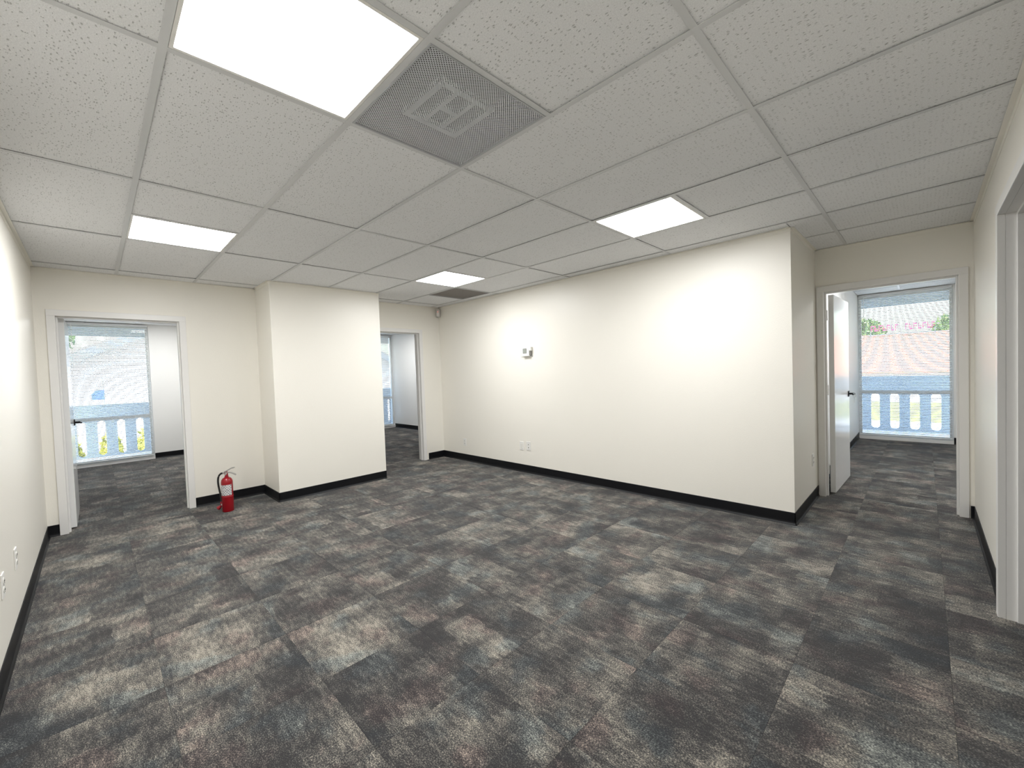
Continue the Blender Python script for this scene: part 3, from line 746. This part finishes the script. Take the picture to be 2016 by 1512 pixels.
# ---- balustrades outside -----------------------------------------------------------
def bay_mesh(pitch, hw, z0, z1, ph, thick):
    """one concrete bay with a pill-shaped opening, local x 0..pitch, z 0..ph, y 0..thick"""
    cx = pitch/2; pill = []
    for k in range(9): a = math.pi*k/8; pill.append((cx+hw*math.cos(a), z1-hw+hw*math.sin(a)))
    for k in range(9): a = math.pi+math.pi*k/8; pill.append((cx+hw*math.cos(a), z0+hw+hw*math.sin(a)))
    def out(p):
        dx, dz = p[0]-cx, p[1]-ph/2
        s = min((pitch/2)/abs(dx) if abs(dx) > 1e-6 else 9e9, (ph/2)/abs(dz) if abs(dz) > 1e-6 else 9e9)
        return (cx+dx*s, ph/2+dz*s)
    outer = [out(p) for p in pill]
    corners = [(pitch, ph), (0, ph), (0, 0), (pitch, 0)]
    for c in corners:
        i = min(range(len(outer)), key=lambda q: (outer[q][0]-c[0])**2+(outer[q][1]-c[1])**2); outer[i] = c
    m = MB(); n = len(pill)
    for y in (0, thick):
        m.v += [(p[0], y, p[1]) for p in pill]+[(p[0], y, p[1]) for p in outer]
    for i in range(n):
        j = (i+1) % n
        m.f += [(i, j, n+j, n+i), (2*n+j, 2*n+i, 3*n+i, 3*n+j), (j, i, 2*n+i, 2*n+j), (n+i, n+j, 3*n+j, 3*n+i)]
    return m.mesh('baluster_panel', 'parapet')
def balustrade(label, origin, rz, first, pitch, hw, n, z0, z1, top, thick=.10):
    r = tag(empty('balustrade', origin, rz), label, 'balustrade', 'blue grey balcony balustrades')
    me = bay_mesh(pitch, hw, z0+.02, z1+.02, z1+.06, thick)
    for k in range(n): link('baluster_panel', me, r, (first+k*pitch-pitch/2, 0, -.02))
    MB().box(first-pitch/2, first+(n-.5)*pitch, -.02, thick+.02, z1+.04, top).build('top_rail', 'parapet', r, bevel=.01)
balustrade('blue grey balustrade outside the left windows', (-5.8, 0, 0), math.pi/2, -4.22-.28*5, .28, .058, 33, .0, .68, .995)
balustrade('blue grey balustrade outside the right window', (0, 6.6, 0), 0, 4.945-.275*5, .275, .065, 17, .01, .695, 1.016)

# ---- neighbouring buildings and plants ------------------------------------------------
hs = tag(empty('house', (-18, 1, -3.3)), 'pale house with a sloping grey roof edge outside the left window', 'house')
yr, zr, sl = 2.0, 5.85, .49
gab = [(-8, -3.3), (12, -3.3), (12, zr-sl*10-.2), (yr, zr-.2), (-8, zr-sl*10-.2)]
MB().prism(gab, 'x', -27, -18).build('gable_wall', 'stucco', hs, loc=(18, -1, 3.3))
for s in (-1, 1):
    e = yr+s*10.6
    pts = [(yr, zr), (e, zr-sl*10.6), (e, zr-sl*10.6-.34), (yr, zr-.34)]
    MB().prism(pts, 'x', -17.5, -17.42).build('rake_board', 'fascia', hs, loc=(18, -1, 3.3))
    pts = [(yr, zr+.1), (e, zr-sl*10.6+.1), (e, zr-sl*10.6-.08), (yr, zr-.08)]
    MB().prism(pts, 'x', -27.4, -17.5).build('roof_slope', 'shingle', hs, loc=(18, -1, 3.3))
bd = tag(empty('shop_building', (2, 66, -3.3)), 'low building with a red tiled roof outside the right window', 'building')
MB().box(-24, 24, -3, 9, 0, 3.0).build('wall', 'stucco', bd)
MB().prism([(-4, 2.9), (-4, 3.1), (4.5, 8.0), (13, 3.1), (13, 2.9)], 'x', -25, 25).build('tiled_roof', 'terracotta', bd)
for k in range(10): MB().box(-22+k*4.6, -19.5+k*4.6, -3.05, -3.0, .6, 2.3).build('shop_window', 'fascia', bd)
ss = tag(empty('roof_sign', (0, 69.4, 4.2)), 'red lettering along the ridge of the red tiled roof', 'sign')
x = .55
for k in range(15):
    if k == 7: x += .55; continue
    wd = random.uniform(.26, .36)
    m = MB(); hgt = .75
    m.box(x, x+.09, 0, .1, .8, .8+hgt).box(x+.09, x+wd, 0, .1, .8+(0 if k % 2 else hgt-.16), .8+(.16 if k % 2 else hgt)).box(x+.09, x+wd, 0, .1, .8+hgt*.42, .8+hgt*.42+.14)
    m.build('sign_letter', 'sign_red', ss); x += wd+.08
MB().box(.4, x+.1, .02, .08, .3, .42).box(.5, .58, .02, .08, 0, .9).box(x-.1, x-.02, .02, .08, 0, .9).build('sign_rack', 'fascia', ss)
bs = tag(empty('blue_sign', (-12, -3.92, -3.3)), 'blue square sign on a post outside the left window', 'sign')
MB().tube([(0, .10, 0), (0, .10, 4.85)], .03, 8).build('post', 'steel', bs)
MB().prism([(-.15, 4.26), (.13, 4.26), (.13, 4.55), (-.05, 4.55), (-.15, 4.42)], 'x', .03, .06).build('sign_board', 'sign_blue', bs)
def leaves(n, rad, c, size, seed):
    rr = random.Random(seed); m = MB()
    for k in range(n):
        while True:
            p = Vector((rr.uniform(-1, 1), rr.uniform(-1, 1), rr.uniform(-1, 1)))
            if .35 < p.length < 1: break
        p = Vector((p.x*rad[0]+c[0], p.y*rad[1]+c[1], p.z*rad[2]+c[2]))
        e = Euler((rr.uniform(0, 6), rr.uniform(0, 6), rr.uniform(0, 6))).to_matrix(); s = size*rr.uniform(.6, 1.3); b_ = len(m.v)
        for q in ((-1, 0, 0), (0, -.45, .1), (1, 0, 0), (0, .45, .1)): m.v.append(tuple(p+e @ (Vector(q)*s)))
        m.f += [(b_, b_+1, b_+2), (b_, b_+2, b_+3)]
    return m
def tree(name, label, loc, h, rad, n, size, mat, seed, group):
    r = tag(empty(name, loc), label, 'tree' if name == 'tree' else 'shrub', group)
    MB().tube([(0, 0, 0), (.05, .03, h*.5), (0, 0, h)], [.16*rad[0]/2, .11*rad[0]/2, .04], 8).build('trunk', 'bark', r)
    o = leaves(n, rad, (0, 0, h), size, seed).build('foliage', mat, r); o['kind'] = 'stuff'
tree('shrub', 'yellow green shrub top behind the first balustrade gaps on the left', (-8.2, -4.58, -3.3), 2.75, (.6, .36, 1.0), 1500, .09, 'leaf_yellow', 1, 'yellow shrubs below the left balcony')
tree('shrub', 'yellow green shrub top behind the middle balustrade gaps on the left', (-8.2, -3.785, -3.3), 2.62, (.6, .24, .95), 1500, .09, 'leaf_yellow', 2, 'yellow shrubs below the left balcony')
tree('shrub', 'yellow green shrub top behind the last balustrade gap of the left window', (-8.2, -3.0, -3.3), 2.80, (.6, .36, 1.0), 1500, .09, 'leaf_yellow', 3, 'yellow shrubs below the left balcony')
tree('tree', 'green tree rising above the grey roof edge outside the left window', (-30, -7.5, -3.3), 9.0, (3, 3.2, 3.6), 2600, .32, 'leaf_green', 4, 'trees outside the windows')
tree('tree', 'tree standing behind the red tiled roof on the left', (-1.5, 84, -3.3), 8.2, (3, 3, 3), 1600, .4, 'leaf_green', 5, 'trees outside the windows')
tree('tree', 'tree standing behind the red tiled roof on the right', (9.5, 84, -3.3), 8.4, (3.2, 3, 3), 1600, .4, 'leaf_green', 6, 'trees outside the windows')
